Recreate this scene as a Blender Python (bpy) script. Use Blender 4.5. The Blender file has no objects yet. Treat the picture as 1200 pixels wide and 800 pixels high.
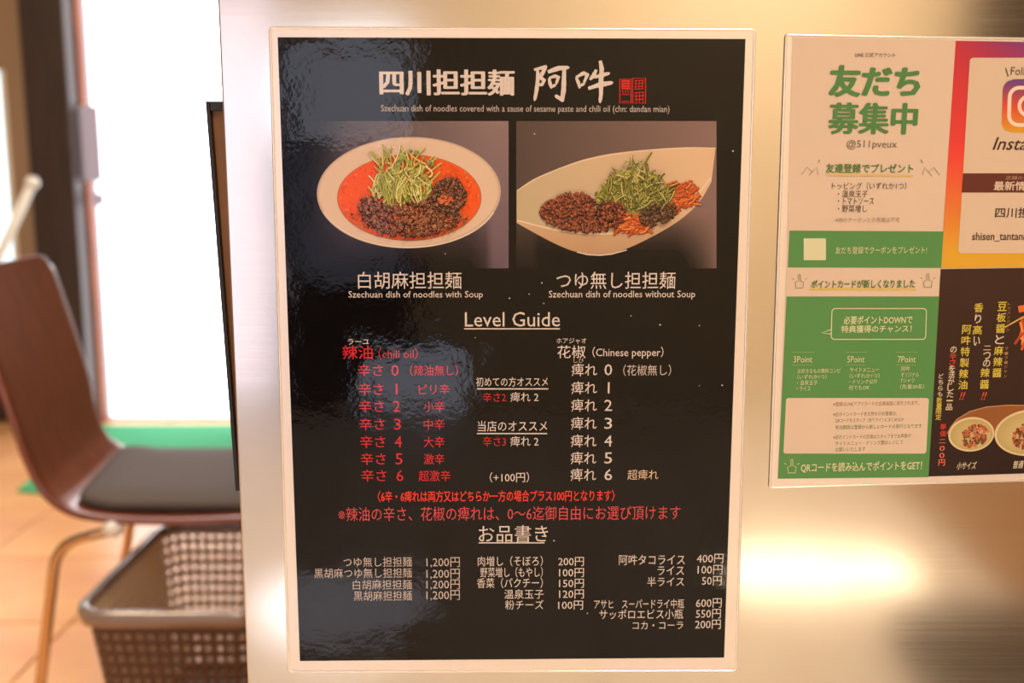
import bpy, bmesh, math, random
from mathutils import Vector, Matrix
random.seed(7)
S = bpy.context.scene
COL = S.collection

# ------------------------------------------------------------------ camera
H = 1.0                       # lens height above the floor
D = 0.675                     # distance to the steel panel
F = 1200.0                    # focal length in pixels of the 1200 x 800 frame
PITCH = math.atan(F / 7440.0)
cd = bpy.data.cameras.new('camera'); cam = bpy.data.objects.new('camera', cd); COL.objects.link(cam)
cam.location = (0, 0, H); cam.rotation_euler = (math.pi / 2 - PITCH, 0, 0)
cd.sensor_width = 36; cd.lens = 36; cd.clip_start = 0.02
cd.dof.use_dof = True; cd.dof.focus_distance = 0.684; cd.dof.aperture_fstop = 4.6
S.camera = cam
# ------------------------------------------------------------------ world, exposure
w = bpy.data.worlds.new('world'); S.world = w; w.use_nodes = True
w.node_tree.nodes['Background'].inputs[0].default_value = (0.75, 0.85, 1.0, 1)
w.node_tree.nodes['Background'].inputs[1].default_value = 1.0
S.view_settings.view_transform = 'Standard'; S.view_settings.look = 'None'
S.view_settings.exposure = 0.0; S.view_settings.gamma = 1.0; S.view_settings.use_curve_mapping = False
S.cycles.max_bounces = 6; S.cycles.diffuse_bounces = 3; S.cycles.glossy_bounces = 3
S.cycles.use_denoising = True
S.cycles.sample_clamp_indirect = 6
# ------------------------------------------------------------------ main lights (ceiling lamps of the shop, an added fill, added spots)
def area(name, loc, size, power, col, target=None, sy=None, spread=None):
    l = bpy.data.lights.new(name, 'AREA'); l.energy = power; l.color = col
    l.shape = 'RECTANGLE'; l.size = size; l.size_y = sy or size
    if spread: l.spread = spread
    o = bpy.data.objects.new(name, l); COL.objects.link(o); o.location = loc
    if target is not None:
        o.rotation_euler = (Vector(target) - Vector(loc)).to_track_quat('-Z', 'Y').to_euler()
    return o
WARM = (1.0, 0.83, 0.66); COOL = (0.80, 0.86, 1.0)
area('ceiling_lamp_light', (0.5, -1.2, 2.42), 0.6, 31, WARM, sy=0.9)
area('ceiling_lamp_light', (1.1, -2.2, 2.42), 0.5, 24, WARM, sy=0.5)
area('ceiling_lamp_light', (-0.65, 0.95, 2.42), 0.5, 21, (1.0, 0.84, 0.62), sy=0.5)  # fill added to brighten the basket from the front
area('ceiling_lamp_light', (-1.4, 2.2, 2.42), 0.6, 34, (1.0, 0.80, 0.58), sy=0.9)

def spot(name, loc, target, power, col, angle, blend=0.3, r=0.02):
    l = bpy.data.lights.new(name, 'SPOT'); l.energy = power; l.color = col
    l.spot_size = math.radians(angle); l.spot_blend = blend; l.shadow_soft_size = r
    o = bpy.data.objects.new(name, l); COL.objects.link(o); o.location = loc
    o.rotation_euler = (Vector(target) - Vector(loc)).to_track_quat('-Z', 'Y').to_euler()
    return o
for sx in (0.62, 0.775, 0.93):  # added spots; their floor pool makes the hot streak mirrored in the steel
    spot('added_spot_light', (0.775 + (sx - 0.775) * 0.3, -1.14, 2.27), (sx, -1.15, 0.0), 2600, (1.0, 0.90, 0.72), 5.5, 0.5)
spot('added_spot_light', (-0.5, -1.1, 2.27), (-0.40, -0.95, 0.0), 800, (0.62, 0.72, 1.0), 13, 0.6)  # added cool spot standing in for a daylight patch on the floor

# ------------------------------------------------------------------ helpers
def lin(c):
    r = []
    for v in c[:3]:
        v = v / 255.0
        r.append(v / 12.92 if v <= 0.04045 else ((v + 0.055) / 1.055) ** 2.4)
    return tuple(r)
def mat(name, col, rough=0.5, metal=0.0, spec=0.5, emit=None, es=0, coat=0, noise=None, bump=None, aniso=0):
    m = bpy.data.materials.new(name); m.use_nodes = True
    nt = m.node_tree; b = nt.nodes['Principled BSDF']
    c = lin(col); b.inputs['Base Color'].default_value = (*c, 1)
    b.inputs['Roughness'].default_value = rough; b.inputs['Metallic'].default_value = metal
    b.inputs['Specular IOR Level'].default_value = spec
    b.inputs['Coat Weight'].default_value = coat; b.inputs['Coat Roughness'].default_value = 0.12
    if emit:
        b.inputs['Emission Color'].default_value = (*lin(emit), 1); b.inputs['Emission Strength'].default_value = es
    tc = nt.nodes.new('ShaderNodeTexCoord')
    if noise:
        sc, c2, stretch = noise
        mp = nt.nodes.new('ShaderNodeMapping'); mp.inputs['Scale'].default_value = stretch
        n = nt.nodes.new('ShaderNodeTexNoise'); n.inputs['Scale'].default_value = sc; n.inputs['Detail'].default_value = 5
        mx = nt.nodes.new('ShaderNodeMix'); mx.data_type = 'RGBA'
        mx.inputs[6].default_value = (*c, 1); mx.inputs[7].default_value = (*lin(c2), 1)
        rp = nt.nodes.new('ShaderNodeMapRange'); rp.inputs[1].default_value = 0.35; rp.inputs[2].default_value = 0.65
        nt.links.new(tc.outputs['Object'], mp.inputs[0]); nt.links.new(mp.outputs[0], n.inputs['Vector'])
        nt.links.new(n.outputs['Fac'], rp.inputs[0]); nt.links.new(rp.outputs[0], mx.inputs[0])
        nt.links.new(mx.outputs[2], b.inputs['Base Color'])
    if bump:
        sc, st, stretch = bump
        mp = nt.nodes.new('ShaderNodeMapping'); mp.inputs['Scale'].default_value = stretch
        n = nt.nodes.new('ShaderNodeTexNoise'); n.inputs['Scale'].default_value = sc
        bp = nt.nodes.new('ShaderNodeBump'); bp.inputs['Strength'].default_value = 1.0; bp.inputs['Distance'].default_value = st
        nt.links.new(tc.outputs['Object'], mp.inputs[0]); nt.links.new(mp.outputs[0], n.inputs['Vector'])
        nt.links.new(n.outputs['Fac'], bp.inputs['Height']); nt.links.new(bp.outputs[0], b.inputs['Normal'])
    return m

def obj(name, bm, m, parent=None, smooth=False, bevel=0):
    me = bpy.data.meshes.new(name)
    if isinstance(bm, bmesh.types.BMesh):
        bmesh.ops.recalc_face_normals(bm, faces=bm.faces)
        bm.to_mesh(me); bm.free()
    else:
        me = bm
    if smooth:
        for p in me.polygons: p.use_smooth = True
    o = bpy.data.objects.new(name, me); COL.objects.link(o)
    if m: me.materials.append(m)
    if parent: o.parent = parent
    if bevel:
        b = o.modifiers.new('bevel', 'BEVEL'); b.width = bevel; b.segments = 3
    return o
def box(bm, x0, x1, y0, y1, z0, z1):
    v = [bm.verts.new((x, y, z)) for x in (x0, x1) for y in (y0, y1) for z in (z0, z1)]
    for f in ((0, 1, 3, 2), (4, 6, 7, 5), (0, 4, 5, 1), (2, 3, 7, 6), (0, 2, 6, 4), (1, 5, 7, 3)):
        bm.faces.new([v[i] for i in f])
def boxo(name, m, x0, x1, y0, y1, z0, z1, parent=None, bevel=0):
    bm = bmesh.new(); box(bm, x0, x1, y0, y1, z0, z1); return obj(name, bm, m, parent, bevel=bevel)
def tube(bm, pts, r, n=12, cap=True):
    pts = [Vector(p) for p in pts]; rings = []
    up = Vector((0.0, 1.0, 0.03))
    for i, p in enumerate(pts):
        t = (pts[min(i + 1, len(pts) - 1)] - pts[max(i - 1, 0)]).normalized()
        a = t.cross(up)
        if a.length < 1e-3: a = t.cross(Vector((1, 0, 0)))
        a.normalize(); b = t.cross(a)
        rr = r[i] if isinstance(r, (list, tuple)) else r
        rings.append([bm.verts.new(p + a * math.cos(2 * math.pi * k / n) * rr + b * math.sin(2 * math.pi * k / n) * rr) for k in range(n)])
    for i in range(len(rings) - 1):
        for k in range(n):
            bm.faces.new((rings[i][k], rings[i][(k + 1) % n], rings[i + 1][(k + 1) % n], rings[i + 1][k]))
    if cap:
        bm.faces.new(rings[0]); bm.faces.new(rings[-1])
def bez(p0, p1, p2, n=8):
    p0, p1, p2 = Vector(p0), Vector(p1), Vector(p2)
    return [p0 * (1 - t) ** 2 + p1 * 2 * t * (1 - t) + p2 * t * t for t in [i / n for i in range(n + 1)]]
def empty(name, loc=(0, 0, 0)):
    o = bpy.data.objects.new(name, None); COL.objects.link(o); o.location = loc; o.empty_display_size = 0.05
    return o
def tag(o, label, cat, group=None, kind=None):
    o['label'] = label; o['category'] = cat
    if group: o['group'] = group
    if kind: o['kind'] = kind
    return o
def struct(o, label=None):
    o['kind'] = 'structure'
    if label: o['label'] = label
    return o
def adopt(parent, *ch):
    """parent children to an empty while keeping their world place"""
    for c in ch:
        c.parent = parent; c.matrix_parent_inverse = Matrix.Translation(-Vector(parent.location))

CP, SP = math.cos(PITCH), math.sin(PITCH)
def ray(px, py):
    a = (px - 600) / F; t = (py - 400) / F
    return a, CP - t * SP, -(SP + t * CP)
def W(px, py):                      # photo pixel -> (x, z) on the panel's plane
    a, f, u = ray(px, py); s = D / f
    return a * s, H + u * s
def at(px, py, Y):                  # photo pixel -> point at distance Y
    a, f, u = ray(px, py); s = Y / f
    return Vector((a * s, Y, H + u * s))
def onfloor(px, py, z=0.0):
    a, f, u = ray(px, py); s = (z - H) / u
    return Vector((a * s, f * s, z))

# ------------------------------------------------------------------ materials
def bump_print(name, rough_coat, attr=True, col=None):
    m = bpy.data.materials.new(name); m.use_nodes = True; nt = m.node_tree; b = nt.nodes['Principled BSDF']
    if attr:
        a = nt.nodes.new('ShaderNodeAttribute'); a.attribute_name = 'Ink'
        nt.links.new(a.outputs['Color'], b.inputs['Base Color'])
    else: b.inputs['Base Color'].default_value = (*lin(col), 1)
    b.inputs['Roughness'].default_value = 0.7; b.inputs['Specular IOR Level'].default_value = 0.0
    b.inputs['Coat Weight'].default_value = 1.0; b.inputs['Coat IOR'].default_value = 1.38; b.inputs['Coat Roughness'].default_value = rough_coat
    g = nt.nodes.new('ShaderNodeNewGeometry')
    n1 = nt.nodes.new('ShaderNodeTexNoise'); n1.inputs['Scale'].default_value = 330; n1.inputs['Detail'].default_value = 2
    n2 = nt.nodes.new('ShaderNodeTexNoise'); n2.inputs['Scale'].default_value = 28; n2.inputs['Detail'].default_value = 2
    mm = nt.nodes.new('ShaderNodeMath'); mm.operation = 'MULTIPLY_ADD'; mm.inputs[1].default_value = 9.0
    bp = nt.nodes.new('ShaderNodeBump'); bp.inputs['Strength'].default_value = 1.0; bp.inputs['Distance'].default_value = 0.00004
    nt.links.new(g.outputs['Position'], n1.inputs['Vector']); nt.links.new(g.outputs['Position'], n2.inputs['Vector'])
    nt.links.new(n2.outputs['Fac'], mm.inputs[0]); nt.links.new(n1.outputs['Fac'], mm.inputs[2])
    nt.links.new(mm.outputs[0], bp.inputs['Height']); nt.links.new(bp.outputs[0], b.inputs['Coat Normal'])
    return m
M_INK = bump_print('laminated_ink', 0.05)
M_MATTE = bump_print('laminated_flyer_ink', 0.30)

def steel():
    m = mat('brushed_steel', (222, 217, 208), 0.30, 1.0)
    nt = m.node_tree; b = nt.nodes['Principled BSDF']
    tc = nt.nodes.new('ShaderNodeTexCoord'); mp = nt.nodes.new('ShaderNodeMapping'); mp.inputs['Scale'].default_value = (6, 1, 900)
    n = nt.nodes.new('ShaderNodeTexNoise'); n.inputs['Scale'].default_value = 1.0; n.inputs['Detail'].default_value = 2
    r = nt.nodes.new('ShaderNodeMapRange'); r.inputs[3].default_value = 0.10; r.inputs[4].default_value = 0.16
    nt.links.new(tc.outputs['Object'], mp.inputs[0]); nt.links.new(mp.outputs[0], n.inputs['Vector'])
    nt.links.new(n.outputs['Fac'], r.inputs[0]); nt.links.new(r.outputs[0], b.inputs['Roughness'])
    n2 = nt.nodes.new('ShaderNodeTexNoise'); n2.inputs['Scale'].default_value = 5; n2.inputs['Detail'].default_value = 1
    bp = nt.nodes.new('ShaderNodeBump'); bp.inputs['Distance'].default_value = 0.002; bp.inputs['Strength'].default_value = 0.6
    nt.links.new(tc.outputs['Object'], n2.inputs['Vector']); nt.links.new(n2.outputs['Fac'], bp.inputs['Height'])
    nt.links.new(bp.outputs[0], b.inputs['Normal'])
    return m
M_STEEL = steel()
M_FILM = mat('clear_laminate_film', (244, 232, 222), 0.28, 0.35, coat=0.6)
M_FILMEDGE = mat('laminate_sealed_edge', (255, 248, 238), 0.18, 0.6)
M_PLASTER = mat('cream_plaster', (238, 222, 192), 0.8, noise=(6, (230, 212, 182), (1, 1, 1)))
M_CEIL = mat('ceiling_white', (225, 215, 200), 0.9)
M_DARKWOOD = mat('dark_stained_wood', (58, 42, 36), 0.5, noise=(5, (44, 32, 30), (8, 8, 1)))
M_OCHREWALL = mat('taupe_wall_paint', (150, 126, 102), 0.8)
M_JAMB = mat('orange_wood_jamb', (160, 88, 44), 0.6, noise=(5, (134, 70, 36), (10, 10, 1)))
M_STRIP = mat('grey_door_stop', (150, 136, 132), 0.5)
M_TILE = mat('peach_floor_tile', (238, 188, 132), 0.3, noise=(3, (222, 160, 116), (1, 1, 1)))
M_TILEPALE = mat('pale_stone_floor_tile', (222, 212, 200), 0.45, noise=(4, (210, 198, 184), (1, 1, 1)))
M_GROUT = mat('grout', (186, 142, 104), 0.9)
M_GREEN = mat('green_mat_pile', (60, 168, 118), 0.95, noise=(300, (74, 184, 132), (1, 1, 1)), bump=(500, 0.002, (1, 1, 1)))
M_DAY = mat('daylit_frosted_glass', (235, 240, 250), 0.4, emit=(246, 247, 255), es=3.6)
M_DAYB = mat('daylit_window_glass', (225, 235, 250), 0.3, emit=(216, 224, 246), es=3.2)
M_DAYSIDE = mat('daylit_side_pane', (225, 225, 240), 0.3, emit=(238, 230, 255), es=1.25)
M_DAYDIM = mat('shaded_window_glass', (160, 165, 180), 0.3, emit=(170, 180, 215), es=1.1)
M_DAYC = mat('daylit_side_window_glass', (225, 240, 250), 0.3, emit=(196, 238, 250), es=1.5)
M_PLY = mat('walnut_bent_plywood', (124, 68, 50), 0.32, noise=(6, (104, 54, 40), (1, 12, 2)), coat=0.5)
M_CUSH = mat('dark_seat_cushion', (62, 52, 50), 0.7, bump=(120, 0.0006, (1, 1, 1)))
M_CHROME = mat('warm_chrome', (206, 176, 140), 0.22, 0.9)
M_BASKET = mat('dark_brown_resin', (78, 50, 40), 0.4)
M_BEIGE = mat('beige_basket_lining', (252, 230, 204), 0.5)
M_RIM = mat('glossy_basket_rim', (128, 112, 106), 0.2, coat=1.0)
M_BLACK = mat('black_frame_paint', (26, 20, 18), 0.45)
M_BOARDWOOD = mat('honey_wood_board', (156, 108, 66), 0.5, noise=(5, (126, 84, 50), (14, 14, 1)))
M_PAPER = mat('pale_paper', (196, 198, 240), 0.8)
M_WHITE = mat('white_enamel', (235, 238, 240), 0.35)
M_LAMP = mat('lamp_glow', (255, 235, 205), 0.5, emit=(255, 225, 180), es=4)
M_METALWHITE = mat('lamp_housing', (230, 226, 220), 0.5)
M_COAT = mat('charcoal_fabric', (92, 80, 72), 0.9)

# ------------------------------------------------------------------ room shell
XL, XR, YB, YF, ZC = -3.0, 2.6, -3.0, 4.25, 2.5
struct(boxo('ceiling', M_CEIL, XL, XR, YB, YF, ZC, ZC + 0.05))
struct(boxo('wall_left', M_OCHREWALL, XL - 0.08, XL, YB, YF, 0, ZC))
struct(boxo('wall_right', M_PLASTER, XR, XR + 0.08, YB, YF, 0, ZC))
# floor: grout bed with single tiles
fl = struct(boxo('floor', M_GROUT, XL, XR, YB, YF, -0.06, -0.006))
TS = 0.40
bm = bmesh.new(); box(bm, 0, TS - 0.006, 0, TS - 0.006, -0.006, 0.0)
bmesh.ops.bevel(bm, geom=[e for e in bm.edges if all(v.co.z > -0.001 for v in e.verts)], offset=0.0015, segments=1, affect='EDGES')
tile0 = None
nx = int((XR - XL) / TS); ny = int((YF - YB) / TS) + 1
for i in range(nx):
    for j in range(ny):
        x, y = XL + i * TS, YB + j * TS
        if y + TS > YF + 0.2: continue
        if tile0 is None:
            t = tile0 = obj('tile', bm, M_TILEPALE); pale_me = t.data; warm_me = t.data.copy(); warm_me.materials[0] = M_TILE
        else:
            t = tile0.copy(); COL.objects.link(t)
        t.data = pale_me if y < 0.5 else warm_me
        t.parent = fl
        t.location = (x, y, random.uniform(-0.0004, 0.0))
# far wall (behind the chair) with glass door, dark post, side window
def px_x(px, py, Y): return at(px, py, Y).x
YD = 4.15
dl, dr = px_x(122, 400, YD), px_x(330, 400, YD)      # glass door span
jl = px_x(92, 400, YD)
cl = px_x(40, 200, YD)
# wall pieces round the openings
wl = px_x(14, 200, YD)
bm = bmesh.new()
box(bm, dr, XR, YD, YD + 0.1, 0, ZC)                 # right of the door
box(bm, wl, jl, YD, YD + 0.1, 0, ZC)                 # between window and door
box(bm, XL, wl, YD, YD + 0.1, 0, 0.62)               # under the window
box(bm, XL, wl, YD, YD + 0.1, 1.42, ZC)              # above the window
struct(obj('wall_back', bm, M_OCHREWALL), 'taupe wall beyond the chair, between side window and glass door')
# side window
bm = bmesh.new(); box(bm, XL, wl, YD + 0.05, YD + 0.06, 0.62, 1.42)
wn = struct(obj('window_1', bm, M_DAYC), 'bright pale cyan window at the far left edge')
boxo('window_frame', M_METALWHITE, wl - 0.03, wl, YD + 0.02, YD + 0.05, 0.62, 1.42, wn)
# glass door
dg = struct(boxo('door_1', M_DAY, dl, dr, YD + 0.03, YD + 0.045, 0.0, ZC - 0.02), 'overexposed daylit frosted glass door behind the chair')
boxo('door_rail', M_METALWHITE, dl, dr, YD + 0.005, YD + 0.029, ZC - 0.14, ZC - 0.02, dg)
boxo('door_sill', M_METALWHITE, dl, dr, YD + 0.0, YD + 0.028, 0.0, 0.012, dg)
# orange wooden jamb + grey stop
struct(boxo('trim_1', M_JAMB, px_x(101, 400, YD - 0.06), dl, YD - 0.06, YD + 0.0, 0, ZC, bevel=0.004), 'orange brown wooden door jamb beside the bright glass door')
struct(boxo('trim_2', M_STRIP, px_x(90, 400, YD - 0.07), px_x(101, 400, YD - 0.07), YD - 0.07, YD, 0, ZC, bevel=0.003), 'grey strip along the left side of the orange jamb')
# dark post / curtain box
struct(boxo('wall_post', M_DARKWOOD, px_x(34, 200, YD - .16), px_x(86, 200, YD - .16), YD - .16, YD - 0.075, 0, ZC, bevel=0.006), 'very dark brown square post left of the orange jamb')
struct(boxo('baseboard_back', M_DARKWOOD, XL, px_x(30, 300, 3.8), YD - 0.03, YD, 0, 0.16), 'dark skirting under the taupe wall')
# notices taped on the jamb
for (a, b, c, d_, lab) in ((97, 115, 124, 212, 'tall pale lavender notice taped on the orange door jamb, above a small square one'),
                           (108, 122, 226, 241, 'small pale square notice low on the orange door jamb')):
    p0 = at(a, d_, YD - 0.062); p1 = at(b, c, YD - 0.062)
    tag(boxo('notice', M_PAPER, p0.x, p1.x, YD - 0.064, YD - 0.0605, p0.z, p1.z), lab, 'notice')
# white slanted rail before the side window
r = empty('handrail', (at(-5, 330, 3.7).x, 3.7, 0))
tag(r, 'white slanted handrail in front of the side window at far left', 'handrail')
a0 = at(-60, 430, 3.7); a1 = at(38, 214, 3.7)
bm = bmesh.new(); tube(bm, [a0, a1], 0.017); adopt(r, obj('rail', bm, M_WHITE, smooth=True))
bm = bmesh.new(); k = at(-32, 372, 3.7); tube(bm, [k, (k.x, 3.7, 0)], 0.016); adopt(r, obj('post', bm, M_WHITE, smooth=True))
bm = bmesh.new(); bmesh.ops.create_uvsphere(bm, u_segments=16, v_segments=10, radius=0.024, matrix=Matrix.Translation(a1)); adopt(r, obj('end_knob', bm, M_WHITE, smooth=True))

# wall behind the camera: cream plaster, glazing at its left, dark wood at its right
def mir(px, py, Y):                 # where the panel's mirror image of pixel px,py meets depth Y behind the camera
    a, f, u = ray(px, py); s = (2 * D - Y) / f
    return a * s, H + u * s
gx0, gx1 = -2.6, mir(330, 200, YB)[0]
gx2 = mir(482, 120, YB)[0]
bx0, bx1 = mir(420, 450, YB)[0], mir(548, 450, YB)[0]
dk = mir(1120, 300, YB)[0]
zt = mir(400, 172, YB)[1]
zm = mir(400, 330, YB)[1]
ztop = mir(400, 48, YB)[1]
bm = bmesh.new()
box(bm, XL, gx0, YB - 0.1, YB, 0, ZC)
box(bm, gx0, gx1, YB - 0.1, YB, 1.78, ZC); box(bm, gx1, gx2, YB - 0.1, YB, ztop, ZC)
box(bm, gx2, dk, YB - 0.1, YB, 0.30, ZC)
box(bm, bx1, dk, YB - 0.1, YB, 0.0, 0.30)
struct(obj('wall_front', bm, M_PLASTER), 'cream wall behind the camera')
struct(boxo('wall_panelling', M_DARKWOOD, dk, XR, YB - 0.1, YB + 0.02, 0, ZC))
wp = struct(boxo('window_2', M_DAYSIDE, gx0, gx1 - 0.02, YB - 0.06, YB - 0.04, 0.03, 1.78))
w3 = struct(boxo('window_3', M_DAYB, gx1 + 0.03, gx2, YB - 0.06, YB - 0.04, zt, ztop))
w4 = struct(boxo('window_4', M_DAYDIM, gx1 + 0.03, gx2 - 0.05, YB - 0.06, YB - 0.04, zm, zt - 0.04))
w5 = struct(boxo('window_5', M_DAYB, bx0, bx1, YB - 0.06, YB - 0.04, 0.0, 0.26))
bm = bmesh.new()
box(bm, gx1 - 0.02, gx1 + 0.03, YB - 0.08, YB, 0, ztop)
box(bm, gx0, gx1 - 0.02, YB - 0.08, YB - 0.02, 0, 0.03)
box(bm, gx1 + 0.03, gx2, YB - 0.08, YB, zt - 0.04, zt)
box(bm, gx2 - 0.05, gx2, YB - 0.08, YB, zm, zt - 0.04)
box(bm, gx1 + 0.03, bx0, YB - 0.08, YB, 0, zm)
box(bm, bx0, gx2, YB - 0.08, YB, 0.26, zm)
box(bm, bx0, bx1, YB - 0.085, YB - 0.065, 0, 0.26)
box(bm, gx2, bx1, YB - 0.08, YB, 0.26, 0.30)
struct(obj('trim_3', bm, M_DARKWOOD))
# ceiling lamp panels; the one left of the steel panel is an added fill
for (x, y, sx, sy, lab) in ((0.5, -1.2, 0.6, 0.9, 'large ceiling lamp panel over the aisle behind the camera'),
                            (1.1, -2.2, 0.5, 0.5, 'square ceiling lamp panel near the wall behind the camera'),
                            (-0.65, 0.95, 0.5, 0.5, 'square ceiling fill panel added left of the steel panel to light the basket'),
                            (-1.4, 2.2, 0.6, 0.9, 'large ceiling lamp panel above the chair')):
    e = tag(empty('ceiling_lamp', (x, y, 2.44)), lab, 'lamp')
    bm = bmesh.new()
    for s in (-1, 1):
        box(bm, x + s * (sx / 2 + 0.01) - 0.01, x + s * (sx / 2 + 0.01) + 0.01, y - sy / 2, y + sy / 2, 2.425, ZC)
        box(bm, x - sx / 2 - 0.02, x + sx / 2 + 0.02, y + s * (sy / 2 + 0.01) - 0.01, y + s * (sy / 2 + 0.01) + 0.01, 2.425, ZC)
    adopt(e, obj('frame', bm, M_METALWHITE), boxo('diffuser', M_LAMP, x - sx / 2, x + sx / 2, y - sy / 2, y + sy / 2, 2.43, 2.44))
for (x, y, lab) in ((0.775, -1.14, 'right spotlight added behind the camera for the hot spot mirrored in the steel'), (-0.5, -1.1, 'left cool spotlight added behind the camera, standing in for daylight on the floor')):
    e = tag(empty('added_spotlight', (x, y, 2.5)), lab, 'lamp')  # added fixtures, housing the spots for the mirrored floor pools
    bm = bmesh.new(); tube(bm, [(x, y, 2.28), (x, y - 0.02, 2.40)], 0.045, 20, cap=False)
    c = obj('lamp_head', bm, M_BLACK, smooth=True)
    bm = bmesh.new(); tube(bm, [(x, y - 0.02, 2.39), (x, y - 0.02, 2.50)], 0.012)
    adopt(e, c, obj('stem', bm, M_BLACK))

# ------------------------------------------------------------------ steel panel
def steel_panel():
    xl0, z0 = W(255, 0); xl1, z1 = W(290, 800)
    s = (xl1 - xl0) / (z1 - z0)
    xb = xl0 + s * (0.0 - z0); xt = xl0 + s * (2.2 - z0)
    bm = bmesh.new()
    vs = []
    for y in (D, D + 0.025):
        vs.append([bm.verts.new(p) for p in ((xb, y, 0.0), (1.6, y, 0.0), (1.6, y, 2.2), (xt, y, 2.2))])
    bm.faces.new(vs[0]); bm.faces.new(vs[1][::-1])
    for i in range(4):
        j = (i + 1) % 4; bm.faces.new((vs[0][i], vs[0][j], vs[1][j], vs[1][i]))
    o = obj('steel_partition', bm, M_STEEL, bevel=0.0012)
    return o
tag(steel_panel(), 'tall brushed stainless steel panel carrying the black menu and the flyers', 'panel')
# dark framed wooden board just behind the panel's left edge
YS = 0.711
e = tag(empty('framed_board', (at(262, 400, YS).x, YS, 0)), 'narrow black framed wooden board fixed behind the steel panel edge', 'board')
q0 = at(246, 120, YS); q1 = at(280.5, 570, YS)
def slant(px_off0, px_off1, y0, y1, m, name, zt_, zb_):
    bm = bmesh.new(); v = []
    sl = (q1.x - q0.x) / (q1.z - q0.z)
    for y in (y0, y1):
        v.append([bm.verts.new(p) for p in ((q0.x + sl * (zb_ - q0.z) + px_off0, y, zb_), (q0.x + sl * (zb_ - q0.z) + px_off1, y, zb_),
                                             (q0.x + sl * (zt_ - q0.z) + px_off1, y, zt_), (q0.x + sl * (zt_ - q0.z) + px_off0, y, zt_))])
    bm.faces.new(v[0]); bm.faces.new(v[1][::-1])
    for i in range(4):
        j = (i + 1) % 4; bm.faces.new((v[0][i], v[0][j], v[1][j], v[1][i]))
    o = obj(name, bm, m); adopt(e, o); return o
slant(0.0, 0.0024, YS - 0.010, YS + 0.012, M_BLACK, 'frame_stile', q0.z, q1.z)
slant(0.245, 0.25, YS - 0.010, YS + 0.012, M_BLACK, 'frame_stile', q0.z, q1.z)
slant(0.003, 0.245, YS - 0.010, YS + 0.012, M_BLACK, 'frame_rail', q0.z, q0.z - 0.006)
slant(0.0024, 0.245, YS - 0.004, YS + 0.006, M_BOARDWOOD, 'board_face', q0.z - 0.006, q1.z + 0.006)
slant(0.0024, 0.245, YS - 0.010, YS + 0.012, M_BLACK, 'frame_rail', q1.z + 0.006, q1.z)

# ------------------------------------------------------------------ flat print builder
class Ink:
    """polygons of printed ink laid on the panel's plane, colour per corner"""
    def __init__(s, y): s.y = y; s.v = []; s.f = []; s.c = []; s.n = 0
    def poly(s, pts, col, px=True):
        """pts in photo pixels (or x,z metres when px False); col one colour or one per point"""
        b = len(s.v)
        for p in pts:
            x, z = W(*p) if px else p
            s.v.append((x, s.y - s.n * 1e-6, z))
        s.n += 1
        s.f.append(tuple(range(b, b + len(pts))))
        cs = col if isinstance(col, list) else [col] * len(pts)
        s.c += [(*lin(c), 1) for c in cs]
    def rect(s, x0, y0, x1, y1, col): s.poly([(x0, y0), (x1, y0), (x1, y1), (x0, y1)], col)
    def ell(s, cx, cy, rx, ry, col, rot=0, n=40):
        p = []
        for i in range(n):
            a = 2 * math.pi * i / n; x, y = rx * math.cos(a), ry * math.sin(a)
            p.append((cx + x * math.cos(rot) - y * math.sin(rot), cy + x * math.sin(rot) + y * math.cos(rot)))
        s.poly(p, col)
    def rrect(s, x0, y0, x1, y1, r, col, sk=0, n=5):
        p = []
        for cx, cy, a0 in ((x1 - r, y0 + r, -90), (x1 - r, y1 - r, 0), (x0 + r, y1 - r, 90), (x0 + r, y0 + r, 180)):
            for i in range(n + 1):
                a = math.radians(a0 + 90 * i / n); y = cy + r * math.sin(a)
                p.append((cx + r * math.cos(a) + sk * (y - y0), y))
        if callable(col): col = [col(q) for q in p]
        s.poly(p, col)
        return p
    def line(s, pts, wd, col, closed=False):
        """ribbon; wd one width or one per point"""
        if closed: pts = list(pts) + [pts[0]]
        k = len(pts); L = []; R = []
        for i, p in enumerate(pts):
            a = pts[max(i - 1, 0)]; b = pts[min(i + 1, k - 1)]
            if closed and i in (0, k - 1): a = pts[-2]; b = pts[1]
            dx, dy = b[0] - a[0], b[1] - a[1]; l = math.hypot(dx, dy) or 1
            h = (wd[i] if isinstance(wd, (list, tuple)) else wd) / 2
            L.append((p[0] - dy / l * h, p[1] + dx / l * h)); R.append((p[0] + dy / l * h, p[1] - dx / l * h))
        for i in range(k - 1):
            s.poly([L[i], L[i + 1], R[i + 1], R[i]], col)
    def blob(s, cx, cy, r, col, n=6):
        a0 = random.random() * 6
        s.poly([(cx + r * random.uniform(.6, 1.2) * math.cos(a0 + 6.283 * i / n), cy + r * random.uniform(.6, 1.2) * math.sin(a0 + 6.283 * i / n)) for i in range(n)], col)
    def build(s, name, parent, m=None):
        me = bpy.data.meshes.new(name); me.from_pydata(s.v, [], s.f)
        at_ = me.color_attributes.new('Ink', 'FLOAT_COLOR', 'POINT')
        for i, c in enumerate(s.c): at_.data[i].color = c
        o = bpy.data.objects.new(name, me); COL.objects.link(o); me.materials.append(m or M_INK)
        # faces look towards the room (-y)
        bm = bmesh.new(); bm.from_mesh(me)
        for f in bm.faces:
            f.normal_update()
            if f.normal.y > 0: f.normal_flip()
        bm.to_mesh(me); bm.free()
        o.parent = parent
        return o

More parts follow.
